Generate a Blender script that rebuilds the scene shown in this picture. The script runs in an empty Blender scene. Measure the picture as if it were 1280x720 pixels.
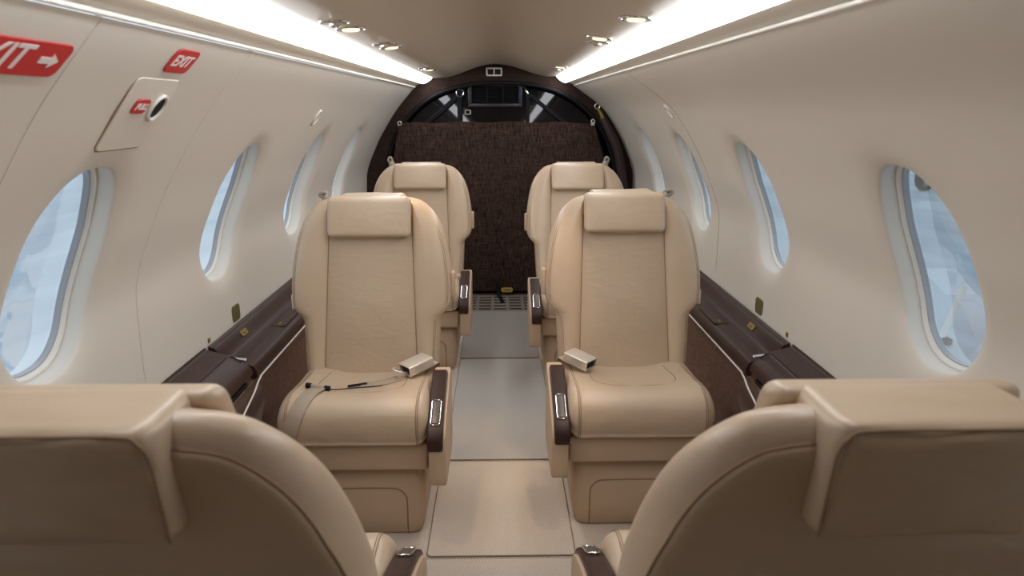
import bpy, bmesh, math, random
from mathutils import Vector, Matrix, noise
random.seed(4)
PI = math.pi
S = bpy.context.scene
COL = S.collection

# ------------------------------------------------------------------ helpers
def link(o, parent=None):
    COL.objects.link(o)
    if parent: o.parent = parent
    return o

def tag(o, label=None, cat=None, group=None, kind=None):
    if label: o['label'] = label
    if cat: o['category'] = cat
    if group: o['group'] = group
    if kind: o['kind'] = kind
    return o

def empty(name, loc, label, cat, group=None, rz=0.0):
    o = bpy.data.objects.new(name, None); o.empty_display_size = .05
    o.location = loc; o.rotation_euler = (0, 0, rz)
    return tag(link(o), label, cat, group)

def mesh(name, verts, faces, mats, parent=None, smooth=True, fm=None, sharp=None, merge=0.0):
    me = bpy.data.meshes.new(name)
    me.from_pydata([tuple(v) for v in verts], [], [tuple(f) for f in faces])
    if not isinstance(mats, (list, tuple)): mats = [mats]
    for m in mats: me.materials.append(m)
    if fm:
        for p, i in zip(me.polygons, fm): p.material_index = i
    bm = bmesh.new(); bm.from_mesh(me)
    if merge: bmesh.ops.remove_doubles(bm, verts=bm.verts, dist=merge)
    bmesh.ops.recalc_face_normals(bm, faces=bm.faces)
    bm.to_mesh(me); bm.free()
    for p in me.polygons: p.use_smooth = smooth
    if smooth and sharp: me.set_sharp_from_angle(angle=math.radians(sharp))
    return link(bpy.data.objects.new(name, me), parent)

class MB:
    """collects verts / faces of one mesh"""
    def __init__(s): s.v = []; s.f = []; s.m = []
    def add(s, v, f, mi=0):
        b = len(s.v); s.v += [Vector(q) for q in v]; s.f += [tuple(b+i for i in q) for q in f]; s.m += [mi]*len(f); return s
    def build(s, name, mats, parent=None, smooth=True, sharp=40, merge=0.0):
        return mesh(name, s.v, s.f, mats, parent, smooth, s.m if not merge else None, sharp, merge)

def loft(rings, close=True, caps=True):
    n = len(rings[0]); v = [p for r in rings for p in r]; f = []
    for i in range(len(rings)-1):
        for j in range(n if close else n-1):
            k = (j+1) % n
            f.append((i*n+j, i*n+k, (i+1)*n+k, (i+1)*n+j))
    if caps:
        f.append(tuple(range(n))[::-1]); f.append(tuple((len(rings)-1)*n+j for j in range(n)))
    return v, f

def tube(pts, r, n=8, closed=False):
    pts = [Vector(p) for p in pts]; rings = []
    N = len(pts); up = None
    for i, p in enumerate(pts):
        a = pts[(i-1) % N] if (closed or i > 0) else p
        b = pts[(i+1) % N] if (closed or i < N-1) else p
        t = (b-a).normalized()
        if up is None:
            up = Vector((0, 0, 1)) if abs(t.z) < .9 else Vector((0, 1, 0))
        x = t.cross(up).normalized(); up = x.cross(t).normalized()
        rr = r(i/(N-1)) if callable(r) else r
        rings.append([p + x*math.cos(2*PI*k/n)*rr + up*math.sin(2*PI*k/n)*rr for k in range(n)])
    if closed:
        rings.append(rings[0]); return loft(rings, True, False)
    return loft(rings)

def ribbon(pts, nrm, w, t=.0015):
    """flat webbing along pts; nrm(i) gives the surface normal"""
    pts = [Vector(p) for p in pts]; rings = []; N = len(pts)
    for i, p in enumerate(pts):
        d = (pts[min(i+1, N-1)]-pts[max(i-1, 0)]).normalized()
        n_ = Vector(nrm(i) if callable(nrm) else nrm); n_ = (n_-d*n_.dot(d)).normalized()
        x = d.cross(n_)
        rings.append([p+x*w/2+n_*t, p+x*w*.46+n_*t*1.6, p-x*w*.46+n_*t*1.6, p-x*w/2+n_*t, p-x*w/2-n_*t*.3, p+x*w/2-n_*t*.3])
    return loft(rings)

def smooth_path(pts, per=8, closed=False):
    P = [Vector(p) for p in pts]; n = len(P); out = []
    for i in range(n if closed else n-1):
        g = lambda k: P[k % n] if closed else P[max(0, min(n-1, k))]
        a, b, c, d = g(i-1), g(i), g(i+1), g(i+2)
        for k in range(per):
            t = k/per
            out.append(.5*((2*b)+(c-a)*t+(2*a-5*b+4*c-d)*t*t+(3*b-a-3*c+d)*t**3))
    if not closed: out.append(P[-1].copy())
    return out

def rbox(cx, cy, cz, sx, sy, sz, r=.005, seg=3, mat=None):
    bm = bmesh.new(); bmesh.ops.create_cube(bm, size=1)
    for v in bm.verts: v.co = Vector((v.co.x*sx, v.co.y*sy, v.co.z*sz))
    if r: bmesh.ops.bevel(bm, geom=bm.edges[:], offset=min(r, .49*min(sx, sy, sz)), segments=seg, profile=.5, affect='EDGES')
    M = Matrix.Translation((cx, cy, cz)) @ (mat or Matrix())
    v = [M @ q.co for q in bm.verts]; bm.verts.index_update()
    f = [tuple(q.index for q in p.verts) for p in bm.faces]; bm.free()
    return v, f

def rrect(w, h, r, n=5):
    out = []
    for cx, cy, a0 in ((w/2-r, h/2-r, 0), (-w/2+r, h/2-r, 90), (-w/2+r, -h/2+r, 180), (w/2-r, -h/2+r, 270)):
        for k in range(n+1):
            a = math.radians(a0+90*k/n); out.append((cx+r*math.cos(a), cy+r*math.sin(a)))
    return out

def plate(outline, M, t, bev=.001):
    """outline (x,y) list made into a slab of thickness t along local z, placed with M"""
    o = [Vector((x, y, 0)) for x, y in outline]; c = sum(o, Vector())/len(o)
    sh = lambda k, z: [M @ (c+(p-c)*k+Vector((0, 0, z))) for p in o]
    mx = max((p-c).length for p in o); k = 1-bev/mx
    return loft([sh(1, 0), sh(1, t-bev), sh(k, t)])

def interp(x, T):
    if x <= T[0][0]: return T[0][1]
    for (a, u), (b, v) in zip(T, T[1:]):
        if x <= b: return u+(v-u)*(x-a)/(b-a)
    return T[-1][1]

def pchip(T):
    n = len(T); h = [T[i+1][0]-T[i][0] for i in range(n-1)]; d = [(T[i+1][1]-T[i][1])/h[i] for i in range(n-1)]
    m = [d[0]]+[0 if d[i-1]*d[i] <= 0 else 2*d[i-1]*d[i]/(d[i-1]+d[i]) for i in range(1, n-1)]+[d[-1]]
    def f(x):
        x = max(T[0][0], min(T[-1][0], x))
        i = max(k for k in range(n-1) if T[k][0] <= x)
        t = (x-T[i][0])/h[i]
        return ((1+2*t)*(1-t)**2*T[i][1]+t*(1-t)**2*h[i]*m[i]+t*t*(3-2*t)*T[i+1][1]+t*t*(t-1)*h[i]*m[i+1])
    return f

def text_mesh(body, size, shear=0.0, bold=0.0):
    cu = bpy.data.curves.new('lettering', 'FONT'); cu.body = body; cu.size = size; cu.shear = shear
    cu.align_x = 'CENTER'; cu.align_y = 'CENTER'; cu.extrude = .0004; cu.offset = bold
    o = bpy.data.objects.new('lettering', cu); COL.objects.link(o)
    dg = bpy.context.evaluated_depsgraph_get(); dg.update()
    me = bpy.data.meshes.new_from_object(o.evaluated_get(dg)); bpy.data.objects.remove(o)
    v = [q.co.copy() for q in me.vertices]; f = [tuple(p.vertices) for p in me.polygons]
    bpy.data.meshes.remove(me); return v, f

# ------------------------------------------------------------------ materials
def newmat(name, col, rough=.5, metal=0.0, coat=0.0, spec=.5):
    m = bpy.data.materials.new(name); m.use_nodes = True
    b = m.node_tree.nodes['Principled BSDF']
    b.inputs['Base Color'].default_value = (*col, 1); b.inputs['Roughness'].default_value = rough
    b.inputs['Metallic'].default_value = metal; b.inputs['Coat Weight'].default_value = coat
    b.inputs['Specular IOR Level'].default_value = spec
    return m, m.node_tree, b

def N(nt, t, **kw):
    n = nt.nodes.new(t)
    for k, v in kw.items():
        if k in n.inputs: n.inputs[k].default_value = v
        else: setattr(n, k, v)
    return n
def L(nt, a, b): nt.links.new(a, b)

def coords(nt, scale=(1, 1, 1)):
    tc = N(nt, 'ShaderNodeTexCoord'); mp = N(nt, 'ShaderNodeMapping'); mp.inputs['Scale'].default_value = scale
    L(nt, tc.outputs['Object'], mp.inputs['Vector']); return mp.outputs['Vector']

def noise_tex(nt, scale, detail=3, vec=None, dist=0.0):
    n = N(nt, 'ShaderNodeTexNoise', Scale=scale, Detail=detail, Distortion=dist)
    L(nt, vec or coords(nt), n.inputs['Vector']); return n.outputs['Fac']

def mixcol(nt, fac, a, b):
    m = N(nt, 'ShaderNodeMix', data_type='RGBA')
    m.inputs[6].default_value = (*a, 1); m.inputs[7].default_value = (*b, 1)
    L(nt, fac, m.inputs[0]); return m.outputs[2]

def bump(nt, b, h, strength=.3, dist=.002, prev=None):
    u = N(nt, 'ShaderNodeBump', Strength=strength, Distance=dist); L(nt, h, u.inputs['Height'])
    if prev: L(nt, prev, u.inputs['Normal'])
    L(nt, u.outputs['Normal'], b.inputs['Normal']); return u.outputs['Normal']

def mth(nt, op, a, b=None):
    m = N(nt, 'ShaderNodeMath', operation=op)
    for i, q in enumerate((a, b)):
        if q is None: continue
        if isinstance(q, (int, float)): m.inputs[i].default_value = q
        else: L(nt, q, m.inputs[i])
    return m.outputs[0]

def srgb(r, g, b):
    f = lambda c: c/12.92 if c <= .04045 else ((c+.055)/1.055)**2.4
    return (f(r/255), f(g/255), f(b/255))

def leather(name, col, rough=.35, perf=False, wr=.16):
    m, nt, b = newmat(name, col, rough)
    d = tuple(c*.86 for c in col)
    L(nt, mixcol(nt, noise_tex(nt, 9, 4), d, col), b.inputs['Base Color'])
    n1 = bump(nt, b, noise_tex(nt, 14, 4, coords(nt, (1, 1, 2.2)), 1.2), wr, .008)
    n2 = bump(nt, b, noise_tex(nt, 420, 2), .16, .001, n1)
    if perf:
        v = N(nt, 'ShaderNodeSeparateXYZ'); L(nt, coords(nt), v.inputs[0])
        dx = mth(nt, 'ABSOLUTE', mth(nt, 'SINE', mth(nt, 'MULTIPLY', v.outputs[0], PI/.0062)))
        dz = mth(nt, 'ABSOLUTE', mth(nt, 'SINE', mth(nt, 'MULTIPLY', v.outputs[2], PI/.0062)))
        hole = mth(nt, 'GREATER_THAN', mth(nt, 'MULTIPLY', dx, dz), .74)
        mx = N(nt, 'ShaderNodeMix', data_type='RGBA'); L(nt, hole, mx.inputs[0])
        src = b.inputs['Base Color'].links[0].from_socket
        L(nt, src, mx.inputs[6]); mx.inputs[7].default_value = (*[c*.70 for c in col], 1)
        L(nt, mx.outputs[2], b.inputs['Base Color'])
    return m

M = {}
LC = srgb(206, 181, 154)
M['leather'] = leather('cream_leather', LC)
M['perforated'] = leather('perforated_leather', LC, .5, True, .2)
M['stitch'] = newmat('seam_thread', srgb(150, 122, 95), .7)[0]
M['vinyl'] = leather('cream_vinyl', srgb(202, 175, 147), .5, False, .08)
M['wall'], nt, b = newmat('cream_sidewall', srgb(225, 217, 206), .42)
bump(nt, b, noise_tex(nt, 500, 2), .08, .0006)
M['ceiling'], nt, b = newmat('cream_headliner', srgb(206, 192, 172), .36)
bump(nt, b, noise_tex(nt, 60, 3, coords(nt, (1, .12, 1))), .06, .002)
M['bead'] = newmat('pale_bead', srgb(235, 228, 218), .3)[0]
M['wood'], nt, b = newmat('dark_brown_veneer', srgb(60, 42, 38), .42, spec=.3)
L(nt, mixcol(nt, noise_tex(nt, 40, 4, coords(nt, (6, .6, 6)), .4), srgb(48, 29, 24), srgb(68, 44, 37)), b.inputs['Base Color'])
M['wood_light'] = newmat('brown_lacquer', srgb(84, 66, 58), .38, coat=.2)[0]
M['chrome'] = newmat('chrome', (.78, .78, .78), .12, 1)[0]
M['steel'] = newmat('brushed_silver', srgb(222, 214, 200), .35, .45)[0]
M['brass'] = newmat('brass', srgb(150, 128, 62), .4, .6)[0]
M['button'] = newmat('dark_grey_button', srgb(96, 84, 74), .35)[0]
M['olive'] = newmat('olive_clear_plastic', srgb(104, 92, 52), .35)[0]
M['black'] = newmat('black_plastic', (.006, .006, .007), .6, spec=.25)[0]
M['blackweb'] = newmat('black_webbing', (.009, .009, .012), .8, spec=.2)[0]
M['grey'] = newmat('grey_plastic', srgb(152, 140, 122), .45)[0]
M['web'], nt, b = newmat('beige_webbing', srgb(172, 154, 134), .5)
bump(nt, b, noise_tex(nt, 300, 2, coords(nt, (1, 1, 1))), .25, .001)
M['gloss'] = newmat('smoked_acrylic', (.003, .003, .004), .05, spec=.35)[0]
M['white'] = newmat('white_plastic', srgb(232, 228, 220), .35)[0]
M['red'] = newmat('red_sign', srgb(205, 38, 42), .4)[0]
M['sign_white'] = newmat('white_letters', srgb(240, 232, 228), .5)[0]
M['yellow'] = newmat('yellow_tag', srgb(200, 180, 90), .5)[0]
M['sleeve'] = leather('brown_sleeve', srgb(50, 36, 36), .5)

def cloth(name, a, c, sc, rough=.9, bs=.5, vw=.58):
    m, nt, b = newmat(name, a, rough, spec=.15)
    h = noise_tex(nt, sc, 3, coords(nt, (5, 5, .35))); g = noise_tex(nt, sc*.8, 3, coords(nt, (.35, .35, 5)))
    k = mth(nt, 'ADD', mth(nt, 'MULTIPLY', h, vw), mth(nt, 'MULTIPLY', g, 1.08-vw))
    r = N(nt, 'ShaderNodeValToRGB'); r.color_ramp.elements[0].position = .42; r.color_ramp.elements[1].position = .72
    r.color_ramp.elements[0].color = (*a, 1); r.color_ramp.elements[1].color = (*c, 1)
    L(nt, k, r.inputs[0]); L(nt, r.outputs[0], b.inputs['Base Color']); bump(nt, b, k, bs, .002); return m
M['curtain'] = cloth('brown_woven_cloth', srgb(27, 18, 16), srgb(90, 69, 59), 64, vw=.74)
M['partition'] = cloth('brown_partition_cloth', srgb(40, 29, 25), srgb(66, 50, 43), 60)
M['brown_carpet'] = cloth('brown_carpet', srgb(92, 68, 57), srgb(142, 112, 96), 120)

def carpet(name, a, c):
    m, nt, b = newmat(name, a, .95, spec=.1)
    v = N(nt, 'ShaderNodeSeparateXYZ'); L(nt, coords(nt), v.inputs[0])
    sx = mth(nt, 'SINE', mth(nt, 'MULTIPLY', v.outputs[0], 2*PI/.009)); sy = mth(nt, 'SINE', mth(nt, 'MULTIPLY', v.outputs[1], 2*PI/.011))
    k = mth(nt, 'ADD', mth(nt, 'MULTIPLY', mth(nt, 'MULTIPLY', sx, sy), .25), mth(nt, 'ADD', mth(nt, 'MULTIPLY', noise_tex(nt, 260, 3), .5), .25))
    L(nt, mixcol(nt, k, a, c), b.inputs['Base Color']); bump(nt, b, k, .6, .003); return m
M['carpet'] = carpet('beige_carpet', srgb(166, 153, 139), srgb(226, 213, 198))
M['carpet_grey'] = carpet('greyer_beige_carpet', srgb(136, 129, 121), srgb(186, 179, 171))
M['carpet_mid'] = carpet('mid_beige_carpet', srgb(152, 145, 138), srgb(208, 202, 195))
M['binding'] = newmat('carpet_binding', srgb(140, 124, 105), .9)[0]
M['grille'] = newmat('grey_beige_metal', srgb(150, 140, 126), .5, .2)[0]

def emit(name, col, st):
    m = bpy.data.materials.new(name); m.use_nodes = True; nt = m.node_tree; nt.nodes.clear()
    e = N(nt, 'ShaderNodeEmission', Strength=st); e.inputs['Color'].default_value = (*col, 1)
    o = N(nt, 'ShaderNodeOutputMaterial'); L(nt, e.outputs[0], o.inputs[0]); return m
M['strip'] = emit('light_strip_diffuser', (.93, .96, 1), 9.0)
M['lamp'] = emit('warm_reading_lens', (1, .72, .42), 1.6)

m = bpy.data.materials.new('window_acrylic'); m.use_nodes = True; nt = m.node_tree; nt.nodes.clear()
tr = N(nt, 'ShaderNodeBsdfTransparent'); tr.inputs[0].default_value = (.85, .94, 1, 1)
gl = N(nt, 'ShaderNodeBsdfGlossy', Roughness=.03); fr = N(nt, 'ShaderNodeFresnel', IOR=1.45); mx = N(nt, 'ShaderNodeMixShader')
o = N(nt, 'ShaderNodeOutputMaterial'); L(nt, mth(nt, 'MULTIPLY', fr.outputs[0], .5), mx.inputs[0]); L(nt, tr.outputs[0], mx.inputs[1]); L(nt, gl.outputs[0], mx.inputs[2]); L(nt, mx.outputs[0], o.inputs[0])
M['pane'] = m
M['bluerim'] = newmat('blue_grey_seal', srgb(168, 168, 170), .3)[0]

def apron(name, a, c):
    m, nt, b = newmat(name, a, .5, spec=.3)
    f = noise_tex(nt, .9, 6, coords(nt, (1, .35, 1)), .6)
    r = N(nt, 'ShaderNodeValToRGB'); r.color_ramp.elements[0].position = .36; r.color_ramp.elements[1].position = .66
    r.color_ramp.elements[0].color = (*a, 1); r.color_ramp.elements[1].color = (*c, 1); L(nt, f, r.inputs[0])
    L(nt, r.outputs[0], b.inputs['Base Color']); return m
M['apron_pale'] = apron('pale_concrete', srgb(205, 214, 220), srgb(236, 240, 242))
M['apron_shaded'] = apron('shaded_concrete', srgb(140, 156, 164), srgb(178, 192, 200))  # same apron on the right, its shade put into a darker colour
M['rubber'] = newmat('tyre_rubber', (.02, .022, .026), .7)[0]

# ------------------------------------------------------------------ cabin section
Y0, Y1 = -.9, 4.36
XL = pchip([(0, .70), (.3, .80), (.55, .845), (.77, .838), (.97, .765), (1.1, .69), (1.2, .62), (1.314, .519)])
XR = pchip([(0, .70), (.3, .80), (.55, .850), (.77, .848), (.97, .782), (1.1, .71), (1.2, .635), (1.328, .458)])
def wallX(s, z): return s*(XL if s < 0 else XR)(z)
ZT = {-1: 1.314, 1: 1.328}
def wall_n(s, z):
    d = (abs(wallX(s, z+.01))-abs(wallX(s, z-.01)))/.02
    return Vector((s*1, 0, -d)).normalized()          # outward
def wp(s, y, z, d=0): return Vector((wallX(s, z), y, z))+wall_n(s, z)*d
def wall_frame(s, y, z):
    """matrix on the wall: local x runs the way writing reads, z comes out of the wall"""
    n = -wall_n(s, z); x = Vector((0, -s, 0)); yv = n.cross(x)
    Mx = Matrix((x, yv, n)).transposed().to_4x4(); Mx.translation = wp(s, y, z, -.0012); return Mx

WZ, WA, WB = .893, .134, .195
ZB0, ZB1, WBY = .60, 1.185, .235
def wall_mesh(s, ya, yb, wins, lipa=False, lipb=False):
    mb = MB()
    zl = [ZT[s]*0+.6*i/6 for i in range(7)]; zb = [ZB0+(ZB1-ZB0)*i/26 for i in range(27)]; zt = [ZB1+(ZT[s]-ZB1)*i/8 for i in range(9)]
    zs = zl[:-1]+zb+zt[1:]
    ys = []; y = ya; blocks = []
    for c in wins:
        a, bb = c-WBY, c+WBY
        n = max(1, int((a-y)/.06)); ys += [y+(a-y)*i/n for i in range(n)]
        blocks.append((a, bb)); ys += [a+(bb-a)*i/26 for i in range(26)]; y = bb
    n = max(1, int((yb-y)/.06)); ys += [y+(yb-y)*i/n for i in range(n+1)]
    vid = {}
    def V(y, z, d=0):
        k = (round(y, 5), round(z, 5))
        if k not in vid: vid[k] = len(mb.v); mb.v.append(wp(s, y, z, d))
        return vid[k]
    inb = lambda y, z: any(a-1e-6 <= y < bb-1e-6 for a, bb in blocks) and ZB0-1e-6 <= z < ZB1-1e-6
    for i in range(len(ys)-1):
        for j in range(len(zs)-1):
            if not inb(ys[i], zs[j]):
                mb.f.append((V(ys[i], zs[j]), V(ys[i+1], zs[j]), V(ys[i+1], zs[j+1]), V(ys[i], zs[j+1]))); mb.m.append(0)
    for c, (a, bb) in zip(wins, blocks):
        yy = [q for q in ys if a-1e-6 <= q <= bb+1e-6]
        loop = [(q, ZB0) for q in yy[:-1]]+[(bb, q) for q in zb[:-1]]+[(q, ZB1) for q in yy[:0:-1]]+[(a, q) for q in zb[:0:-1]]
        prev = [V(*q) for q in loop]
        for sc, d in ((1.32, 0), (1.25, .0008), (1.19, .0022), (1.13, .0045), (1.08, .0072), (1.04, .0098), (1.018, .0118), (1.006, .014), (.999, .018), (.995, .025), (.99, .052)):
            cur = []
            for (y, z) in loop:
                t = math.atan2((z-(ZB0+ZB1)/2)/(ZB1-ZB0), (y-c)/(2*WBY))
                u = win_pt(c, t, sc)
                cur.append(len(mb.v)); mb.v.append(wp(s, u[0], u[1], d))
            for k in range(len(loop)):
                q = (k+1) % len(loop); mb.f.append((prev[k], prev[q], cur[q], cur[k])); mb.m.append(0)
            prev = cur
    for flag, y, dy in ((lipa, ya, -.003), (lipb, yb, .003)):        # rounded panel edge turning into the joint
        if flag:
            for j in range(len(zs)-1):
                b0 = len(mb.v); mb.v += [wp(s, y, zs[j]), wp(s, y, zs[j+1]), wp(s, y+dy, zs[j+1], .008), wp(s, y+dy, zs[j], .008)]
                mb.f.append((b0, b0+1, b0+2, b0+3)); mb.m.append(0)
    return mb
def win_pt(c, t, sc):
    e = 2/2.35; ct, st = math.cos(t), math.sin(t)
    return (c+WA*sc*math.copysign(abs(ct)**e, ct), WZ+WB*sc*math.copysign(abs(st)**e, st))

WINL = [.45, 1.228, 2.022, 2.79, 3.56]; WINR = [.47, 1.256, 2.095, 2.86, 3.62]
SA, SB = .962, 1.53
mbw = wall_mesh(-1, Y0, SA, WINL[:1], False, True)
m2 = wall_mesh(-1, SB, Y1, WINL[2:], True, False); mbw.add(m2.v, m2.f)
wl = mbw.build('wall_left', M['wall'], merge=1e-5); tag(wl, kind='structure')
door = wall_mesh(-1, SA+.004, SB-.004, WINL[1:2], True, True).build('door_1', M['wall'], merge=1e-5); tag(door, 'cream emergency exit hatch panel around the left window', kind='structure')
wr = wall_mesh(1, Y0, Y1, WINR).build('wall_right', M['wall'], merge=1e-5); tag(wr, kind='structure')
# thin joint line on the right side wall
jl = MB(); jl.add(*tube([wp(1, 2.60, .56+(1.32-.56)*i/30, -.0002) for i in range(31)], .0008, 6)); jl.build('joint', M['stitch'], wr)

wi = 0
for s, ws in ((-1, WINL), (1, WINR)):
    for c in ws:
        wi += 1
        def ring(sc, d, n=72): return [wp(s, *win_pt(c, 2*PI*k/n, sc), d) for k in range(n)]
        v, f = loft([ring(1.0, .051), ring(.985, .045), ring(.965, .0455), ring(.958, .050), ring(.945, .052), ring(.935, .058)], True, False)
        w = mesh('window_%d' % wi, v, f, M['white'], None, True, None, 35); tag(w, kind='structure')
        v, f = loft([ring(.95, .056), ring(.942, .053), ring(.93, .0535), ring(.925, .058), ring(.922, .066)], True, False)
        mesh('seal', v, f, M['bluerim'], w, True, None, 45)
        v, f = loft([ring(.925, .060), ring(.72, .060), ring(.5, .060), ring(.28, .060), ring(.08, .060)], True, False); f.append(tuple(range(4*72, 5*72)))
        mesh('pane', v, f, M['pane'], w)

# ceiling, valances, recess for the strips
prof = [(-.530, 1.318), (-.505, 1.327), (-.468, 1.3465), (-.466, 1.356), (-.402, 1.389), (-.4035, 1.3715), (-.36, 1.3735), (-.312, 1.377), (-.25, 1.394), (-.18, 1.420), (-.116, 1.4405), (-.033, 1.454), (.055, 1.4455),
        (.13, 1.426), (.20, 1.402), (.275, 1.3835), (.3455, 1.3825), (.346, 1.399), (.404, 1.362), (.407, 1.352), (.45, 1.338), (.49, 1.327)]
prof2 = [Vector((x, 0, z)) for x, z in prof[:5]]+smooth_path([(x, 0, z) for x, z in prof[5:17]], 5)+[Vector((x, 0, z)) for x, z in prof[17:]]
ny = 40
rings = [[Vector((p.x, Y0+(Y1-Y0)*i/ny, p.z)) for p in prof2] for i in range(ny+1)]
v, f = loft(rings, False, False)
tag(mesh('ceiling', v, f, M['ceiling'], None, True, None, 40), kind='structure')
for i, (x, z) in enumerate(((-.517, 1.317), (.462, 1.3285))):
    q = MB(); q.add(*tube([(x*(1-.008), Y0+.02+(Y1-Y0-.04)*k/30, z+.001) for k in range(31)], .0042, 10)); tag(q.build('trim_%d' % (i+1), M['bead']), kind='structure')

# floor
tag(mesh('floor', [(-.86, Y0, 0), (.86, Y0, 0), (.86, 4.5, 0), (-.86, 4.5, 0)], [(0, 1, 2, 3)], M['carpet'], None, False), kind='structure')

# far partition: cloth ring with an arched opening, black gasket, smoked panel
def arch(t):   # inner opening, t from 0 (left foot) to 1 (right foot)
    a = PI*(1-t); x = .01+.745*math.copysign(abs(math.cos(a))**.8, math.cos(a)); z = .62+.735*abs(math.sin(a))**.85
    return x, z
outl = [(-XL(z)-.01, z) for z in [0, .3, .55, .77, .97, 1.1, 1.2, 1.30]]+[(x, z+.004) for x, z in prof[1:3]]+[(-.402, 1.373)]+[(p.x, p.z+.003) for p in prof2[7:60] if -.40 < p.x < .345]+[(.35, 1.384), (.404, 1.347), (.46, 1.333)]+[(XR(z)+.01, z) for z in [1.30, 1.2, 1.1, .97, .77, .55, .3, 0]]
def resample(pts, n):
    P_ = [Vector((x, 0, z)) for x, z in pts]; d = [0]
    for a, b2 in zip(P_, P_[1:]): d.append(d[-1]+(b2-a).length)
    return [Vector((interp(d[-1]*i/n, [(q, p.x) for q, p in zip(d, P_)]), 0, interp(d[-1]*i/n, [(q, p.z) for q, p in zip(d, P_)]))) for i in range(n+1)]
NA = 120
ou = resample(outl, NA)
inn_pts = [(-.735, 0)]+[(-.735, .62*i/6) for i in range(1, 6)]+[arch(t/60) for t in range(61)]+[(.755, .62*(6-i)/6) for i in range(1, 7)]
inn = resample(inn_pts, NA)
yb = 4.36
rA = [Vector((p.x, yb, p.z)) for p in ou]; rB = [Vector((p.x, yb, p.z)) for p in inn]; rC = [Vector((p.x, yb+.03, p.z)) for p in inn]
v, f = loft([rA, rB, rC], False, False)
wb = mesh('wall_back', v, f, M['partition'], None, True, None, 30); tag(wb, kind='structure')
q = MB(); q.add(*tube([(p.x*.985, yb-.002, p.z*.992) for p in inn], .013, 10)); tag(q.build('trim_3', M['black']), kind='structure')
sp = MB(); sp.add(*rbox(.01, 4.405, .70, 1.53, .012, 1.40, .003)); smk = sp.build('smoked_panel', M['gloss'])
tag(smk, 'glossy black smoked panel closing the far end of the cabin', 'panel')
tag(mesh('wall_front', [(-.9, Y0, 0), (.9, Y0, 0), (.9, Y0, 1.5), (-.9, Y0, 1.5)], [(0, 1, 2, 3)], M['wall'], None, False), kind='structure')

# ------------------------------------------------------------------ light strips
for s, (xa, za), (xb, zb), lab in ((-1, (-.464, 1.3375), (-.405, 1.369), 'long bright white light strip along the left edge of the ceiling'),
                                   (1, (.402, 1.3435), (.347, 1.381), 'long bright white light strip along the right edge of the ceiling')):
    a, b2 = Vector((xa, 0, za)), Vector((xb, 0, zb)); d = (b2-a); n_ = Vector((-d.z, 0, d.x)).normalized()
    if n_.z > 0: n_ = -n_
    root = empty('light_strip', (0, 0, 0), lab, 'light', 'ceiling light strips')
    ya, yc = .47, 4.325; sec = []
    for k in range(9):
        t = k/8; sec.append(a+d*t+n_*(.006*math.sin(PI*t)**.7))
    sec += [b2-n_*.006, a-n_*.006]
    rr = []
    for y, sc in ((ya, .8), (ya+.01, 1), *[(ya+(yc-ya)*i/12, 1) for i in range(1, 12)], (yc-.012, 1), (yc, .75)):
        m_ = (a+b2)/2; rr.append([Vector(((m_+(p-m_)*sc).x, y, (m_+(p-m_)*sc).z)) for p in sec])
    v, f = loft(rr); mesh('diffuser', v, f, M['strip'], root, True, None, 40)
    hz = [a-n_*.0065-d*.03, b2-n_*.0065+d*.03, b2-n_*.012+d*.03, a-n_*.012-d*.03]
    v, f = loft([[Vector((p.x, y, p.z)) for p in hz] for y in (ya, yc)]); mesh('housing', v, f, M['white'], root, False)

# ------------------------------------------------------------------ ceiling fittings
def ceil_z(x): return interp(x, [(p.x, p.z) for p in prof2])
def ceil_frame(x, y):
    dz = (ceil_z(x+.01)-ceil_z(x-.01))/.02; n = Vector((dz, 0, -1)).normalized()
    xv = Vector((1, 0, dz)).normalized(); yv = n.cross(xv)
    Mx = Matrix((xv, yv, n)).transposed().to_4x4(); Mx.translation = Vector((x, y, ceil_z(x))); return Mx
def disc(Mx, r, z0, z1, n=28, k=.86):
    c = lambda rr, z: [Mx @ Vector((rr*math.cos(2*PI*i/n), rr*math.sin(2*PI*i/n), z)) for i in range(n)]
    return loft([c(r, z0), c(r, z0+(z1-z0)*.6), c(r*k, z1)])
def torus(Mx, R, r, sx=1, sy=1, n=36, z=0, a0=0, a1=2*PI):
    cl = abs(a1-a0-2*PI) < 1e-6
    pts = [Mx @ Vector((R*sx*math.cos(a0+(a1-a0)*i/n), R*sy*math.sin(a0+(a1-a0)*i/n), z)) for i in range(n if cl else n+1)]
    return tube(pts, r, 8, cl)
def reading_light(x, y, lab, on=True):
    Mx = ceil_frame(x, y); r0 = empty('reading_light', Mx.translation, lab, 'light', 'ceiling reading lights')
    Ml = Matrix.Translation(-Mx.translation) @ Mx
    q = MB(); q.add(*torus(Ml, .033, .003, z=.001)); q.add(*disc(Ml, .031, -.002, .0025)); q.build('bezel', M['chrome'], r0)
    q = MB(); q.add(*disc(Ml, .020, .002, .0065)); q.build('lens', M['lamp'] if on else M['white'], r0)
def air_vent(x, y, lab):
    Mx = ceil_frame(x, y); r0 = empty('air_vent', Mx.translation, lab, 'air vent', 'ceiling air vents')
    Ml = Matrix.Translation(-Mx.translation) @ Mx
    q = MB(); q.add(*torus(Ml, .031, .0028, z=.001)); q.build('bezel', M['chrome'], r0)
    q = MB(); q.add(*disc(Ml, .029, -.002, .004)); q.build('eyeball', M['grey'], r0)
    q = MB(); q.add(*disc(Ml, .012, .004, .012, 20, .7)); q.build('nozzle', M['chrome'], r0)
reading_light(-.338, 1.665, 'lit warm reading light nearest the camera on left of ceiling')
air_vent(-.345, 1.535, 'round air vent beside the nearest reading light on left of ceiling')
reading_light(-.322, 2.17, 'reading light second from the camera on left of ceiling')
air_vent(-.326, 2.06, 'air vent second from the camera on left of ceiling')
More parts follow.
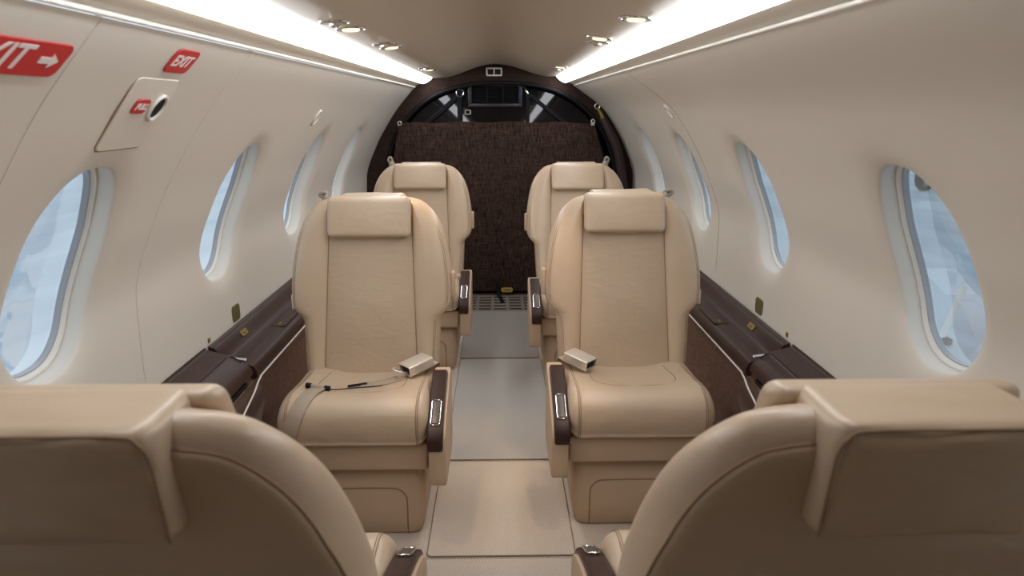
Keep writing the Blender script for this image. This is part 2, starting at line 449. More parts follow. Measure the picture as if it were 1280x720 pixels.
reading_light(-.335, 3.42, 'farthest reading light on left of ceiling, near the far partition')
air_vent(-.335, 3.28, 'farthest air vent on left of ceiling, near the far partition')
reading_light(.29, 1.535, 'lit warm reading light nearest the camera on right of ceiling')
reading_light(.275, 1.97, 'reading light second from the camera on right of ceiling')
air_vent(.285, 2.08, 'air vent beside the second reading light on right of ceiling')
reading_light(.285, 3.33, 'farthest reading light on right of ceiling, near the far partition')
air_vent(.285, 3.47, 'farthest air vent on right of ceiling, near the far partition')

# ------------------------------------------------------------------ signs on the left wall
def sign(name, y, z, w, h, label, txt, size, r, arrow=False, skew=.0, dx=0, parent=None, s=-1, lift=0):
    Mx = wall_frame(s, y, z) @ Matrix.Translation((0, 0, lift))
    ol = [(px+skew*py, py) for px, py in rrect(w, h, r)]
    if parent is None:
        root = empty(name, Mx.translation, label, 'sign'); off = Matrix.Translation(-Mx.translation) @ Mx; pr = root
        q = MB(); q.add(*plate(ol, off, .0022)); q.build('sign_plate', M['red'], pr)
    else:
        off = Mx; q = MB(); q.add(*plate(ol, off, .0022)); pr = q.build(name, M['red'], parent); pr['label'] = label
    v, f = text_mesh(txt, size, .22, .0006)
    q = MB(); q.add([off @ (p+Vector((dx, 0, .0026))) for p in v], f)
    if arrow:
        ar = [(-.022, .006), (.004, .006), (.004, .014), (.024, 0), (.004, -.014), (.004, -.006), (-.022, -.006)]
        q.add(*plate([(x*.8+.068, y2*.8) for x, y2 in ar], off, .0032, .0002))
    q.build('lettering', M['sign_white'], pr, False)
sign('exit_sign', .845, 1.259, .205, .052, 'large red EXIT sign with white arrow at upper left edge of the wall', 'EXIT', .052, .012, True, .12, -.028)
sign('exit_sign', 1.258, 1.278, .085, .050, 'small red EXIT sign above the pull handle on the left wall', 'EXIT', .032, .012, False, .1, -.005)
# pull-handle flap of the emergency exit (part of the hatch)
Mh = wall_frame(-1, 1.235, 1.19)
q = MB(); q.add(*plate([(x+.0*y2, y2) for x, y2 in rrect(.152, .150, .014)], Mh, .0035, .002)); flap = q.build('handle_cover', M['wall'], door)
q = MB(); q.add(*[(lambda t: t)(z) for z in tube([Mh @ Vector((x, y2, .0008)) for x, y2 in rrect(.155, .153, .015)], .0012, 6, True)]); q.build('joint', M['stitch'], flap)
Mr = wall_frame(-1, 1.275, 1.203)
q = MB(); q.add(*torus(Mr, .022, .0035, .95, 1.15, z=.006)); q.build('ring', M['white'], flap)
q = MB(); q.add(*plate([(.0185*math.cos(2*PI*k/28), .023*math.sin(2*PI*k/28)) for k in range(28)], Mr, .0055, .002)); q.build('finger_hole', M['black'], flap)
sign('pull_sign', 1.216, 1.205, .046, .030, 'red PULL sign', 'PULL', .0172, .009, False, .1, 0, flap, lift=.0042)

# small wall fittings
def ring_fit(s, y, z, lab):
    Mx = wall_frame(s, y, z); r0 = empty('coat_hook', Mx.translation, lab, 'hook'); Ml = Matrix.Translation(-Mx.translation) @ Mx
    q = MB(); q.add(*torus(Ml, .026, .004, .8, 1.1, z=.002)); q.build('bezel', M['white'], r0)
    q = MB(); q.add(*plate([(.019*math.cos(2*PI*k/28), .027*math.sin(2*PI*k/28)) for k in range(28)], Ml, .003, .001)); q.build('flap', M['wall'], r0)
ring_fit(-1, 2.49, 1.166, 'small oval cream coat hook on left wall between the far windows')
ring_fit(1, 2.67, 1.186, 'small oval cream coat hook on right wall above the far window')

# ------------------------------------------------------------------ seats
WT = [(.395, .206), (.42, .208), (.486, .211), (.535, .213), (.552, .216), (.564, .223), (.578, .237), (.592, .246), (.608, .2505), (.635, .2525), (.68, .252), (.72, .248), (.769, .241), (.815, .230), (.846, .218), (.868, .205), (.886, .191), (.902, .174), (.914, .158), (.93, .132), (.945, .10)]
WF = pchip(WT)
BOL = [(0, -.005), (.05, .001), (.13, .006), (.28, .011), (.5, .014), (.68, .012), (.80, .007), (.88, .0015), (.94, -.007), (.975, -.015), (1, -.026)]
def seat(name_lab, s, loc, rz=0.0, top=.12, base_shift=0.0, hr_up=0.0, belt=None, arm_dy=0.0, guide='low', hz=.655):
    """s = +1: aisle on local +x; the seat faces local -y"""
    root = empty('passenger_chair', loc, name_lab, 'seat', 'cream leather cabin seats', rz)
    yb_ = -.01+base_shift
    yf = lambda z: yb_+(z-.42)/.51*(top-yb_)
    def B(x, fwd, z): return Vector((s*x, yf(z)-fwd, z))
    # ---- backrest
    rk = max(0, (top-yb_)/.51-.10)*.85
    XS = lambda z: interp(z, [(.42, .144), (.81, .131), (.93, .128)])
    ol = smooth_path([Vector((x, 0, z)) for z, x in WT if z < .905]+[Vector(q) for q in ((.157, 0, .9135), (.135, 0, .9205), (.11, 0, .9245), (.08, 0, .9265), (.04, 0, .928), (.0, 0, .9285))], 5)
    ol[-1].x = .0
    nrm = []
    for i, p in enumerate(ol):
        t = (ol[min(i+1, len(ol)-1)]-ol[max(i-1, 0)]).normalized(); nrm.append(Vector((-t.z, 0, t.x)))      # points inwards
    ZT_ = [(q.x, q.z) for q in ol[::-1] if q.z > .69]
    E_ = [(0, -.028), (.0015, -.018), (.004, -.010), (.008, -.003), (.013, .002), (.020, .0065), (.032, .0115), (.05, .014), (1, .014)]
    BI = [(0, -.005), (.005, .001), (.013, .006), (.028, .011), (.05, .014), (1, .014)]
    def front(x, z, w):
        ax = abs(x); dh = max(1e-5, w-ax); dv = max(1e-5, (interp(ax, ZT_)-z)/1.7)
        d = dh*dv/math.hypot(dh, dv); e = interp(d, E_); xs = XS(z)
        if ax >= xs: g_ = interp(ax-xs, BI)
        else: g_ = -.005+(.011+.010*math.exp(-((z-.56)/.10)**2))*(1-(ax/xs)**2.6)
        return min(e, g_)
    def rsh(z): return .5*rk*max(0, min(.13, .90-z))
    fse = lambda z: -.064-.016*max(0, min(1, (.80-z)/.22))-rsh(z)
    ins_a = lambda z: interp(z, [(.62, .003), (.74, .010), (.84, .020), (.90, .026), (.93, .028)])
    KG = [.12, .28, .46, .64, .82, .94, 1.0]
    ncen = 17; bt_ = [.03, .07, .12, .2, .3, .42, .55, .66, .75, .82, .87, .91, .94, .965, .985, 1]
    va = []; rowsv = []; seamL = {-1: [], 1: []}
    for i, p in enumerate(ol):
        w, z = max(p.x, 1e-4), p.z; xs = min(XS(z), w*.86)
        half = [xs+t*(w-xs) for t in bt_]
        fx = [-x for x in half[::-1]]+[-xs+2*xs*k/(ncen-1) for k in range(ncen)]+half
        r_ = [B(x, front(x, z, w), z) for x in fx]
        def gus(sx):
            out = []
            for k in KG:
                q_ = p+nrm[i]*(ins_a(z)*k**1.5-.002*math.sin(PI*k)); f_ = -.028+(fse(z)+.028)*k**.85
                out.append(B(sx*max(q_.x, 0), f_, q_.z))
            q_ = p+nrm[i]*ins_a(z); seamL[sx].append((B(sx*max(q_.x, 0), fse(z)-.0003, q_.z), q_.x))
            for dd, ff in ((.002, -.003), (.006, -.0065), (.018, -.010)):
                q_ = p+nrm[i]*(ins_a(z)+dd); out.append(B(sx*max(q_.x, 0), fse(z)+ff, q_.z))
            return out, q_
        gr, qe = gus(1); gl, _ = gus(-1)
        xr_ = max(qe.x, 0)
        rear = [B(xr_*(1-2*k/8), fse(z)-.010-.006*(1-(1-2*k/8)**2), qe.z) for k in range(1, 8)]
        rowsv.append(r_+gr+rear+gl[::-1])
    n = len(rowsv[0]); nh = len(bt_)
    v = [p for r in rowsv for p in r]; fa = []; fb = []
    for i in range(len(rowsv)-1):
        for j in range(n):
            k = (j+1) % n; q = (i*n+j, i*n+k, (i+1)*n+k, (i+1)*n+j)
            (fb if nh <= j < nh+ncen-1 and ol[i].z < .89 else fa).append(q)
    fa.append(tuple(range(n))[::-1])
    def clean(o_):
        bmx = bmesh.new(); bmx.from_mesh(o_.data)
        bmesh.ops.delete(bmx, geom=[q for q in bmx.verts if not q.link_faces], context='VERTS'); bmx.to_mesh(o_.data); bmx.free(); return o_
    back = clean(mesh('backrest', v, fa, M['leather'], root))
    clean(mesh('center_panel', v, fb, M['perforated'], back))
    def line(pts, r, parent, name='seam'):
        q = MB(); q.add(*tube(pts, r, 6)); return q.build(name, M['stitch'], parent)
    for sx in (-1, 1):
        line([B(sx*XS(z), -.0045, z) for z in [.41+.02*i for i in range(24)]], .0017, back)
        for dd in (.0105, .0155):
            pp_ = [p+nrm[i]*dd for i, p in enumerate(ol) if p.x > .135]
            line([B(sx*q.x, front(q.x, q.z, p2.x)+.0004, q.z) for q, p2 in zip(pp_, ol)], .0008, back, 'stitching')
        line([q for q, x in seamL[sx] if x > .08][1:], .0016, back)
    # ---- headrest: front pad and the saddle that laps over the top
    def slab(hw, f0, f1, z0, z1, r, crown, wr=0.0, seed=0, re=None, rk=0.0):
        prof_ = []
        for (fx, zx) in rrect(f1-f0, z1-z0, r, 6): prof_.append((fx+(f0+f1)/2, zx+(z0+z1)/2))
        dense = []
        for a, b3 in zip(prof_, prof_[1:]+prof_[:1]):
            L_ = math.hypot(a[0]-b3[0], a[1]-b3[1]); k = max(1, int(L_/.007))
            dense += [(a[0]+(b3[0]-a[0])*i/k, a[1]+(b3[1]-a[1])*i/k) for i in range(k)]
        cx, cz = (f0+f1)/2, (z0+z1)/2; rings_ = []
        nx = 44
        st = [-1+2*i/nx for i in range(nx+1)]
        rr_ = re or r*1.1
        xs_ = [-hw+rr_*(1-math.cos(PI/2*i/6)) for i in range(6)]+[(-hw+rr_)+(2*hw-2*rr_)*i/nx for i in range(nx+1)]+[hw-rr_*(1-math.cos(PI/2*i/6)) for i in range(5, -1, -1)]
        for x in xs_:
            e = max(0, abs(x)-(hw-rr_)); ins = rr_-math.sqrt(max(0, rr_*rr_-e*e))
            ring_ = []
            for fx, zx in dense:
                k1 = max(.02, 1-ins/((f1-f0)/2)); k2 = max(.02, 1-ins/((z1-z0)/2))
                bul = crown*(1-(x/hw)**2)*(1-((zx-cz)/((z1-z0)/2))**2)*(1 if fx > cx else -1)*(abs(fx-cx)/((f1-f0)/2))
                bul -= rk*(z1-zx)*max(0, (cx-fx)/((f1-f0)/2))
                p = B(x, cx+(fx-cx)*k1+bul, cz+(zx-cz)*k2)
                if wr:
                    g = noise.noise(Vector((x*7+seed, zx*40+x*9, fx*22)))+.5*noise.noise(Vector((x*20+seed, zx*75+3, fx*30)))
                    edge = min(1, max(0, (hw-abs(x))/.02))*.7+.3
                    p.y += wr*g*edge; p.z += wr*.3*g
                ring_.append(p)
            rings_.append(ring_)
        return loft(rings_)
    zu = hr_up
    sad = MB(); sad.add(*slab(.105, -.086, .022, .803+zu, .9325+zu, .016, .005, .0060, loc[0]*7+loc[1]*3, .016, rk))
    hd = sad.build('headrest', M['leather'], root, True, 50)
    padm = MB(); padm.add(*slab(.129, -.004, .036, .810+zu, .931+zu, .014, .003, .0005, loc[0]*5+loc[1])); padm.build('front_pad', M['leather'], hd, True, 50)
    fs = lambda x, z: -.086-.004*(1-(x/.105)**2)*(1-((z-.868)/.065)**2)-.0012-rk*(.9325-z)
    line([B(x, fs(x, z)+max(0, abs(x)-.096)*.5+max(0, z-.92)*.5, z+zu) for x, z in [(p.x, p.z) for p in smooth_path([(-.1015, 0, .812), (-.1015, 0, .87), (-.101, 0, .905), (-.094, 0, .923), (-.075, 0, .9275), (0, 0, .928), (.075, 0, .9275), (.094, 0, .923), (.101, 0, .905), (.1015, 0, .87), (.1015, 0, .812)], 5)]], .0016, hd, 'piping')
    for sx in (-1, 1):
        line([B(sx*.1225, .0305, z+zu) for z in [.826+.09*i/8 for i in range(9)]], .0009, hd, 'piping')
    # ---- cushion
    bs = base_shift
    cp = smooth_path([(0, .03, .30), (0, .035, .36), (0, .02, .402), (0, -.06, .408), (0, -.16, .418), (0, -.24, .427), (0, -.29, .420), (0, -.322, .393), (0, -.332, .352), (0, -.325, .315), (0, -.308, .299), (0, -.15, .298)], 6, True)
    cc = sum(cp, Vector())/len(cp); hw = .206; rr_ = .038; rings_ = []
    xs_ = [-hw+rr_*(1-math.cos(PI/2*i/8)) for i in range(8)]+[(-hw+rr_)+(2*hw-2*rr_)*i/30 for i in range(31)]+[hw-rr_*(1-math.cos(PI/2*i/8)) for i in range(7, -1, -1)]
    def ctop(x, y):   # crown of the seat top
        return -.012*math.exp(-(x/.11)**4)*max(0, min(1, (y+.31)/.10)) if y > -.32 else 0
    for x in xs_:
        e = max(0, abs(x)-(hw-rr_)); ins = rr_-math.sqrt(max(0, rr_*rr_-e*e)); rg = []
        for p in cp:
            ky = max(.02, 1-ins*.8/.18); kz = max(.02, 1-ins/.066)
            y, z = cc.y+(p.y-cc.y)*ky, .362+(p.z-.362)*kz
            if p.z > .38: z += ctop(x, y)
            g = .0012*noise.noise(Vector((x*18+loc[0]*5, y*18, z*30+loc[1])))
            rg.append(Vector((s*x, y+bs+g, z+g)))
        rings_.append(rg)
    q = MB(); q.add(*loft(rings_)); cush = q.build('seat_cushion', M['leather'], root, True, 50)
    tz = lambda x, y: interp(-y, [(-.02, .402), (.06, .408), (.16, .418), (.24, .427), (.29, .420)])+ctop(x, y)
    up = [(-.118, -.02), (-.122, -.08), (-.126, -.15), (-.118, -.195), (-.09, -.212), (0, -.218), (.09, -.212), (.118, -.195), (.126, -.15), (.122, -.08), (.118, -.02)]
    line([Vector((s*p.x, p.y+bs, tz(p.x, p.y)+.0004)) for p in smooth_path([(a, b3, 0) for a, b3 in up], 5)], .0011, cush)
    for sx in (-1, 1):
        for xx in (.180, .175):
            line([Vector((s*sx*xx, cc.y+(p.y-cc.y)*1.003 + bs, .362+(p.z-.362)*(.985 if xx > .178 else .992)+(ctop(xx, p.y) if p.z > .38 else 0))) for p in cp[12:60]], .0009, cush, 'stitching')
    # ---- pan below the cushion, pedestal on the floor
    q = MB(); q.add(*rbox(0, -.125+bs, .2545, .405, .36, .083, .010)); q.build('seat_pan', M['vinyl'], root, True, 40)
    pf = []
    for z, hx, y0_, y1_ in ((.003, .176, -.285, .10), (.012, .180, -.29, .10), (.06, .187, -.292, .10), (.14, .190, -.285, .10), (.19, .188, -.272, .10), (.208, .178, -.26, .10), (.2125, .165, -.25, .09)):
        pf.append([Vector((px*1, py+(y0_+y1_)/2+bs, z)) for px, py in rrect(2*hx, y1_-y0_, .035, 6)])
    q = MB(); q.add(*loft(pf)); ped = q.build('pedestal', M['vinyl'], root, True, 40)
    q = MB(); gp = [(-.137, .004), (-.137, .105), (-.131, .128), (-.117, .141), (-.095, .146), (0, .147), (.095, .146), (.117, .141), (.131, .128), (.137, .105), (.137, .004)]
    yp = lambda z: interp(z, [(.003, -.285), (.012, -.29), (.06, -.292), (.14, -.285), (.19, -.272)])
    q.add(*tube([Vector((a.x, yp(a.z)+bs-.0002, a.z)) for a in smooth_path([(x, 0, z) for x, z in gp], 5)], .0022, 6)); q.build('cover_joint', M['stitch'], ped)
    # ---- aisle armrest (stowed beside the cushion)
    def sidepoly(pts, x0, x1, r, dy=bs+arm_dy):
        c = [sum(p[0] for p in pts)/len(pts), sum(p[1] for p in pts)/len(pts)]; rg = []
        for x, ins in ((x0, r), (x0+r*.3, r*.3), (x0+r, 0), (x1-r, 0), (x1-r*.3, r*.3), (x1, r)):
            rg.append([Vector((s*x, c[0]+(p[0]-c[0])*(1-ins/.10)+dy, c[1]+(p[1]-c[1])*(1-ins/.10))) for p in pts])
        return loft(rg)
    R2 = lambda pts, per=3: [(p.y, p.z) for p in smooth_path([(0, a, b3) for a, b3 in pts], per, True)]
    body = R2([(-.345, .200), (-.345, .26), (-.345, .318), (-.315, .352), (-.25, .385), (-.17, .415), (-.11, .435), (-.10, .44), (-.085, .435), (-.08, .40), (-.085, .30), (-.10, .215), (-.14, .19), (-.24, .186), (-.33, .186)])
    q = MB(); q.add(*sidepoly(body, .208, .257, .006)); arm = q.build('armrest', M['vinyl'], root, True, 40)
    cap = R2([(-.353, .305), (-.352, .33), (-.335, .352), (-.30, .372), (-.25, .397), (-.17, .428), (-.125, .444), (-.115, .43), (-.14, .405), (-.2, .375), (-.27, .335), (-.31, .30), (-.345, .293)])
    q = MB(); q.add(*sidepoly(cap, .2055, .249, .006)); capo = q.build('arm_cap', M['wood'], arm, True, 40)
    def slope_frame(y):
        t = [(-.352, .33), (-.335, .352), (-.30, .372), (-.25, .397), (-.17, .428)]
        z = interp(y, t); dz = (interp(y+.03, t)-interp(y-.03, t))/.06
        yv = Vector((0, 1, dz)).normalized(); xv = Vector((1, 0, 0)); zv = xv.cross(yv)
        Mx = Matrix((xv, yv, zv)).transposed().to_4x4(); Mx.translation = Vector((s*.2265, y+bs+arm_dy, z+.0005)); return Mx
    Ma = slope_frame(-.285)
    q = MB(); q.add(*[t for t in tube([Ma @ Vector((x, y, .003)) for x, y in rrect(.0255, .086, .008)], .0015, 8, True)]); fr2 = q.build('control_bezel', M['chrome'], arm)
    q = MB(); q.add(*rbox(0, 0, 0, .021, .078, .008, .003)); q.v = [Ma @ p for p in q.v]; q.build('button', M['button'], fr2)
    # ---- recline handle, belt guide
    zz = hz
    q = MB(); q.add(*rbox(0, 0, 0, .014, .03, .085, .006)); q.v = [B(WF(zz)+.004, -.03, zz)+Vector((s*p.x, p.y+.1*p.z, p.z)) for p in q.v]; q.build('recline_handle', M['vinyl'], root)
    g = B(-.142, -.045, .915); gh = .5 if guide == 'low' else 1.0
    q = MB(); q.add(*tube(smooth_path([g+Vector((0, 0, -.012)), g+Vector((-s*.004, 0, .008*gh)), g+Vector((-s*.010, .0, .024*gh))], 4), lambda t: .019-.007*t, 10)); gd = q.build('belt_guide', M['grey'], root)
    q = MB(); q.add(*torus(Matrix.Translation(g+Vector((-s*.012, 0, .030*gh))) @ Matrix.Rotation(PI/2, 4, 'X'), .011, .006, .8 if gh == 1 else 1.2, 1.1*gh)); q.build('guide_loop', M['grey'], gd)
    q = MB(); zz = .60; q.add(*rbox(0, 0, 0, .010, .035, .05, .004)); q.v = [B(-WF(zz)-.004, -.05, zz)+p for p in q.v]; q.build('side_guide', M['white'], root)
    # ---- lap belt
    if belt:
        cx_, cy_ = s*.175, -.055+bs
        q = MB(); st = [Vector((s*.205, .0+bs, .395)), Vector((s*.198, -.02+bs, .43)), Vector((s*.19, -.04+bs, .437)), Vector((s*.178, -.055+bs, .432))]
        q.add(*ribbon(smooth_path(st, 6), (0, -.3, 1), .044)); bel = q.build('lap_belt', M['web'], root)
        Mb = Matrix.Translation((s*.152, -.075+bs, .443)) @ Matrix.Rotation(s*math.radians(42), 4, 'Z') @ Matrix.Rotation(s*math.radians(-9), 4, 'Y') @ Matrix.Scale(1.12, 4)
        q = MB(); q.add(*loft([[Vector((x, py, pz)) for py, pz in rrect(.054*k, .028*k, .004)] for x, k in ((s*.038, .9), (s*.036, 1), (-s*.040, 1), (-s*.041, .97), (-s*.041, .84), (-s*.030, .82))]))
        q.v = [Mb @ p for p in q.v]; bk = q.build('buckle', M['steel'], bel, True, 40)
        q = MB(); q.add(*rbox(-s*.033, 0, 0, .006, .0435, .0215, .001)); q.v = [Mb @ p for p in q.v]; q.build('buckle_slot', M['black'], bk)
        if belt == 'long':
            tp = Vector((s*.105, -.10+bs, .432))
            q = MB(); q.add(*torus(Matrix.Translation(tp) @ Matrix.Rotation(s*.5, 4, 'Z') @ Matrix.Rotation(.35, 4, 'Y'), .021, .0035, 1.15, .85)); q.build('tongue', M['steel'], bel)
            top_ = lambda x, y: Vector((s*x, y+bs, tz(x, y)+.0035))
            q = MB(); w1 = [top_(.10, -.105), top_(.07, -.125), top_(.03, -.145), top_(-.005, -.155)]
            q.add(*ribbon(smooth_path(w1, 6), (0, 0, 1), .036)); q.build('belt_webbing', M['web'], bel)
            q = MB(); q.add(*tube([top_(-.008, -.157)+Vector((s*.02, .008, .003)), top_(-.008, -.157)+Vector((-s*.032, -.012, .003))], .004, 8)); q.build('keeper_bar', M['black'], bel)
            q = MB(); q.add(*tube(smooth_path([top_(.06, -.16), top_(.0, -.175), top_(-.06, -.195), top_(-.09, -.205)], 6), .0013, 6)); q.build('cord', M['black'], bel)
            a_, b_ = top_(-.088, -.212)+Vector((0, 0, .005)), top_(-.142, -.205)+Vector((0, 0, .005))
            q = MB(); q.add(*tube([a_, b_], .0058, 10)); rl = q.build('belt_roller', M['web'], bel)
            d_ = (b_-a_).normalized()
            for e_ in (a_, b_):
                q = MB(); q.add(*tube([e_-d_*.007, e_+d_*.008], .0078, 10)); q.build('roller_end', M['black'], rl)
            ff = [p for p in cp if p.y < -.2 and p.z > .31]; ff = sorted(ff, key=lambda p: math.atan2(p.z-.36, p.y+.27)*1.0 if False else -p.z+ (p.y*-1))
            w2 = []
            for i in range(14):
                t = i/13
                pz = interp(t, [(0, .424), (.15, .428), (.3, .421), (.5, .394), (.7, .352), (.9, .315), (1, .302)])
                py = interp(t, [(0, -.212), (.15, -.25), (.3, -.29), (.5, -.3235), (.7, -.3345), (.9, -.328), (1, -.314)])
                w2.append(Vector((s*(-.112-.075*t), py+bs-.003*min(1, t*2), pz+ctop(.115, py)*.6*(1-t)+.0035*(1-t))))
            q = MB(); q.add(*ribbon(w2, lambda i: (0, -interp(i/13, [(0, 0), (.3, .35), (.5, 1), (1, 1)]), interp(i/13, [(0, 1), (.4, .8), (.6, .3), (1, -.2)])), .042)); q.build('hanging_webbing', M['web'], bel)
    return root

CXL, CXR = -.406, .398
seat('cream leather seat on left facing the camera, belt with black ends across its cushion', 1, (CXL, 2.03, 0), 0, .12, 0, 0, 'long')
seat('cream leather seat on right facing the camera, silver buckle alone on its cushion', -1, (CXR, 2.065, 0), 0, .125, 0, .006, 'short')
seat('far left cream leather seat behind the belted seat, by the brown curtain', 1, (-.392, 3.31, 0), 0, .12, guide='up')
seat('far right cream leather seat by the brown curtain, its armrest set further forward', -1, (.385, 3.31, 0), 0, .12, -.12, 0, None, -.04, 'up')
seat('nearest left cream leather seat seen from behind at lower left corner', -1, (CXL, .845, 0), PI, .225, hz=.55)
seat('nearest right cream leather seat seen from behind at lower right corner', 1, (CXR, .845, 0), PI, .225, hz=.55)

# ------------------------------------------------------------------ side ledges
def ledge(s, lab):
    root = empty('side_ledge', (s*.75, 2.0, 0), lab, 'ledge', 'dark side ledges'); off = Vector((-s*.75, -2.0, 0))
    zw = .528
    def bt(q, name, mats, parent=root, **k):
        for p in q.v: p.x = min(p.x, abs(wallX(s, p.z))-.006)
        q.v = [Vector((s*p.x, p.y, p.z))+off for p in q.v]; return q.build(name, mats, parent, **k)
    xw = abs(wallX(s, zw))-.004; pi = .706 if s < 0 else .72
    # far run: shallow trough between a back rail and a rounded front edge
    sec = [(xw, zw-.10), (xw, zw), (xw-.012, zw+.004), (xw-.024, zw-.004), (xw-.045, .492), (xw-.07, .484), (xw-.09, .484), (pi+.012, .476), (pi+.003, .462), (pi, .447), (pi+.004, .437), (pi+.03, .432)]
    sp_ = smooth_path([(x, 0, z) for x, z in sec], 4, True)
    q = MB(); q.add(*loft([[Vector((p.x, y, p.z)) for p in sp_] for y in (1.865, 2.2, 2.6, 3.0, 3.5, 4.0, 4.34)])); bt(q, 'ledge_top', M['wood'], sharp=45)
    # near run: higher console whose lid folds up
    def secn(dz): return [(xw, zw-.16), (xw, zw), (xw-.01, zw+.003), (xw-.06, zw-.010), (xw-.066, zw-.0135), (xw-.072, zw-.012), (pi+.035, zw-.030), (pi+.012, zw-.045), (pi+.004, zw-.065), (pi+.012, zw-.074), (pi+.03, zw-.076)]
    spn = smooth_path([(x, 0, z) for x, z in secn(0)], 4, True)
    q = MB(); q.add(*loft([[Vector((p.x, y, p.z)) for p in spn] for y in (.5, .9, 1.3, 1.6, 1.835, 1.845)])); con = bt(q, 'console_lid', M['wood'], sharp=45)
    q = MB(); q.add(*tube([(xw-.066, .5+1.33*i/10, zw-.0125) for i in range(11)]+[(xw-.08, 1.838, zw-.014), (pi+.03, 1.838, zw-.03)], .0016, 6)); bt(q, 'lid_joint', M['black'], con)
    lowp = [(xw, .30), (xw, .44), (pi+.022, .452), (pi+.016, .430), (pi-.002, .42), (pi-.010, .40), (pi-.012, .36), (pi+.004, .30)]
    q = MB()
    rr = []
    for y, dz in ((.5, -.10), (.9, -.10), (1.3, -.09), (1.5, -.075), (1.65, -.045), (1.78, -.012), (1.868, .002)):
        rr.append([Vector((x-(.0 if z > .425 else -.0), y, z+(dz if z < .425 else 0))) for x, z in lowp])
    q.add(*loft(rr)); bt(q, 'console_body', M['wood_light'], sharp=40)
    q = MB(); q.add(*rbox(pi+.016, 1.18, .441, .014, 1.26, .014, .003)); bt(q, 'table_slot', M['black'])
    # step with chrome latch between the runs
    q = MB(); q.add(*rbox(0, 0, 0, .088, .014, .007, .003)); q.v = [Vector((xw-.065, 1.862, .5005))+Vector((p.x, p.y, p.z-.12*p.x*-1)) for p in q.v]; bt(q, 'latch', M['chrome'])
    # small hatch with a gold mark
    q = MB(); q.add(*plate(rrect(.055, .20, .012), Matrix.Translation((xw-.085, 2.31, .4795)), .0065, .002)); h = bt(q, 'cup_holder_cover', M['wood'])
    q = MB(); q.add(*rbox(xw-.088, 2.235, .4865, .007, .028, .002, .0006)); bt(q, 'gold_mark', M['brass'], h)
    # piping and carpeted lower panel with dark foot recess
    pp = [(pi-.001, 4.33, .437), (pi-.001, 3.0, .437), (pi-.001, 2.0, .437), (pi-.004, 1.875, .436), (pi-.011, 1.80, .421), (pi-.013, 1.70, .395), (pi-.013, 1.58, .352), (pi-.013, 1.45, .335), (pi-.013, 1.2, .325), (pi-.013, .9, .32), (pi-.013, .55, .32)]
    q = MB(); q.add(*tube(smooth_path(pp, 5), .0028, 8)); bt(q, 'piping', M['bead'])
    q = MB(); sec2 = [(.0, .698), (.10, .716), (.20, .735), (.30, pi+.02), (.434, pi+.006)]
    v, f = loft([[Vector((min(x, abs(wallX(s, z))-.004), y, z)) for z, x in sec2]+[Vector((abs(wallX(s, z))-.002, y, z)) for z, x in ((.434, 0), (.36, 0), (.30, 0), (.2, 0), (.1, 0), (0, 0))] for y in (.5, 1.2, 1.7, 2.2, 3.2, 4.34)]); q.add(v, f); bt(q, 'side_panel', M['brown_carpet'], sharp=40)
    return root
ledge(-1, 'dark brown side ledge with cream piping along the left wall')
ledge(1, 'dark brown side ledge with cream piping along the right wall')

def wall_plate(name, s, y, z, w, h, mat, lab, extra=False):
    Mx = wall_frame(s, y, z); q = MB(); q.add(*plate(rrect(w, h, min(w, h)*.22), Matrix.Translation(-Mx.translation) @ Mx, .003))
    o = q.build(name, M[mat]); o.location = Mx.translation; tag(o, lab, 'plate')
    if extra:
        q = MB(); Ml = Matrix.Translation(-Mx.translation) @ Mx
        q.add(*plate(rrect(w*.5, h*.3, h*.08), Ml @ Matrix.Translation((0, 0, .003)), .001)); q.build('catch', M['black'], o)
wall_plate('table_catch_cover', -1, 2.10, .566, .060, .052, 'olive', 'rounded olive plastic plate on left wall above the dark ledge')
wall_plate('table_catch_cover', 1, 2.13, .570, .060, .052, 'olive', 'rounded olive plastic plate on right wall above the dark ledge')
wall_plate('wall_stud', -1, 1.885, .548, .014, .014, 'brass', 'tiny brass stud on left wall just above the ledge')
wall_plate('wall_stud', 1, 1.90, .550, .014, .014, 'brass', 'tiny brass stud on right wall just above the ledge')
for s, y, lab in ((-1, 2.06, 'small brass catch on the left dark ledge below the olive plate'), (1, 2.09, 'small brass catch on the right dark ledge below the olive plate')):
    x = abs(wallX(s, .528))-.035
    Mx = Matrix.Translation((s*x, y, .5145)) @ Matrix.Rotation(s*math.radians(-58), 4, 'Y')
    q = MB(); q.add(*plate(rrect(.018, .046, .004), Matrix.Rotation(s*math.radians(-58), 4, 'Y'), .004)); o = q.build('ledge_catch', M['brass']); o.location = (s*x, y, .5135); tag(o, lab, 'catch')
    q = MB(); q.add(*rbox(0, 0, 0, .007, .020, .003, .001)); q.v = [Matrix.Rotation(s*math.radians(-58), 4, 'Y') @ (p+Vector((0, 0, .0045))) for p in q.v]; q.build('slider', M['olive'], o)

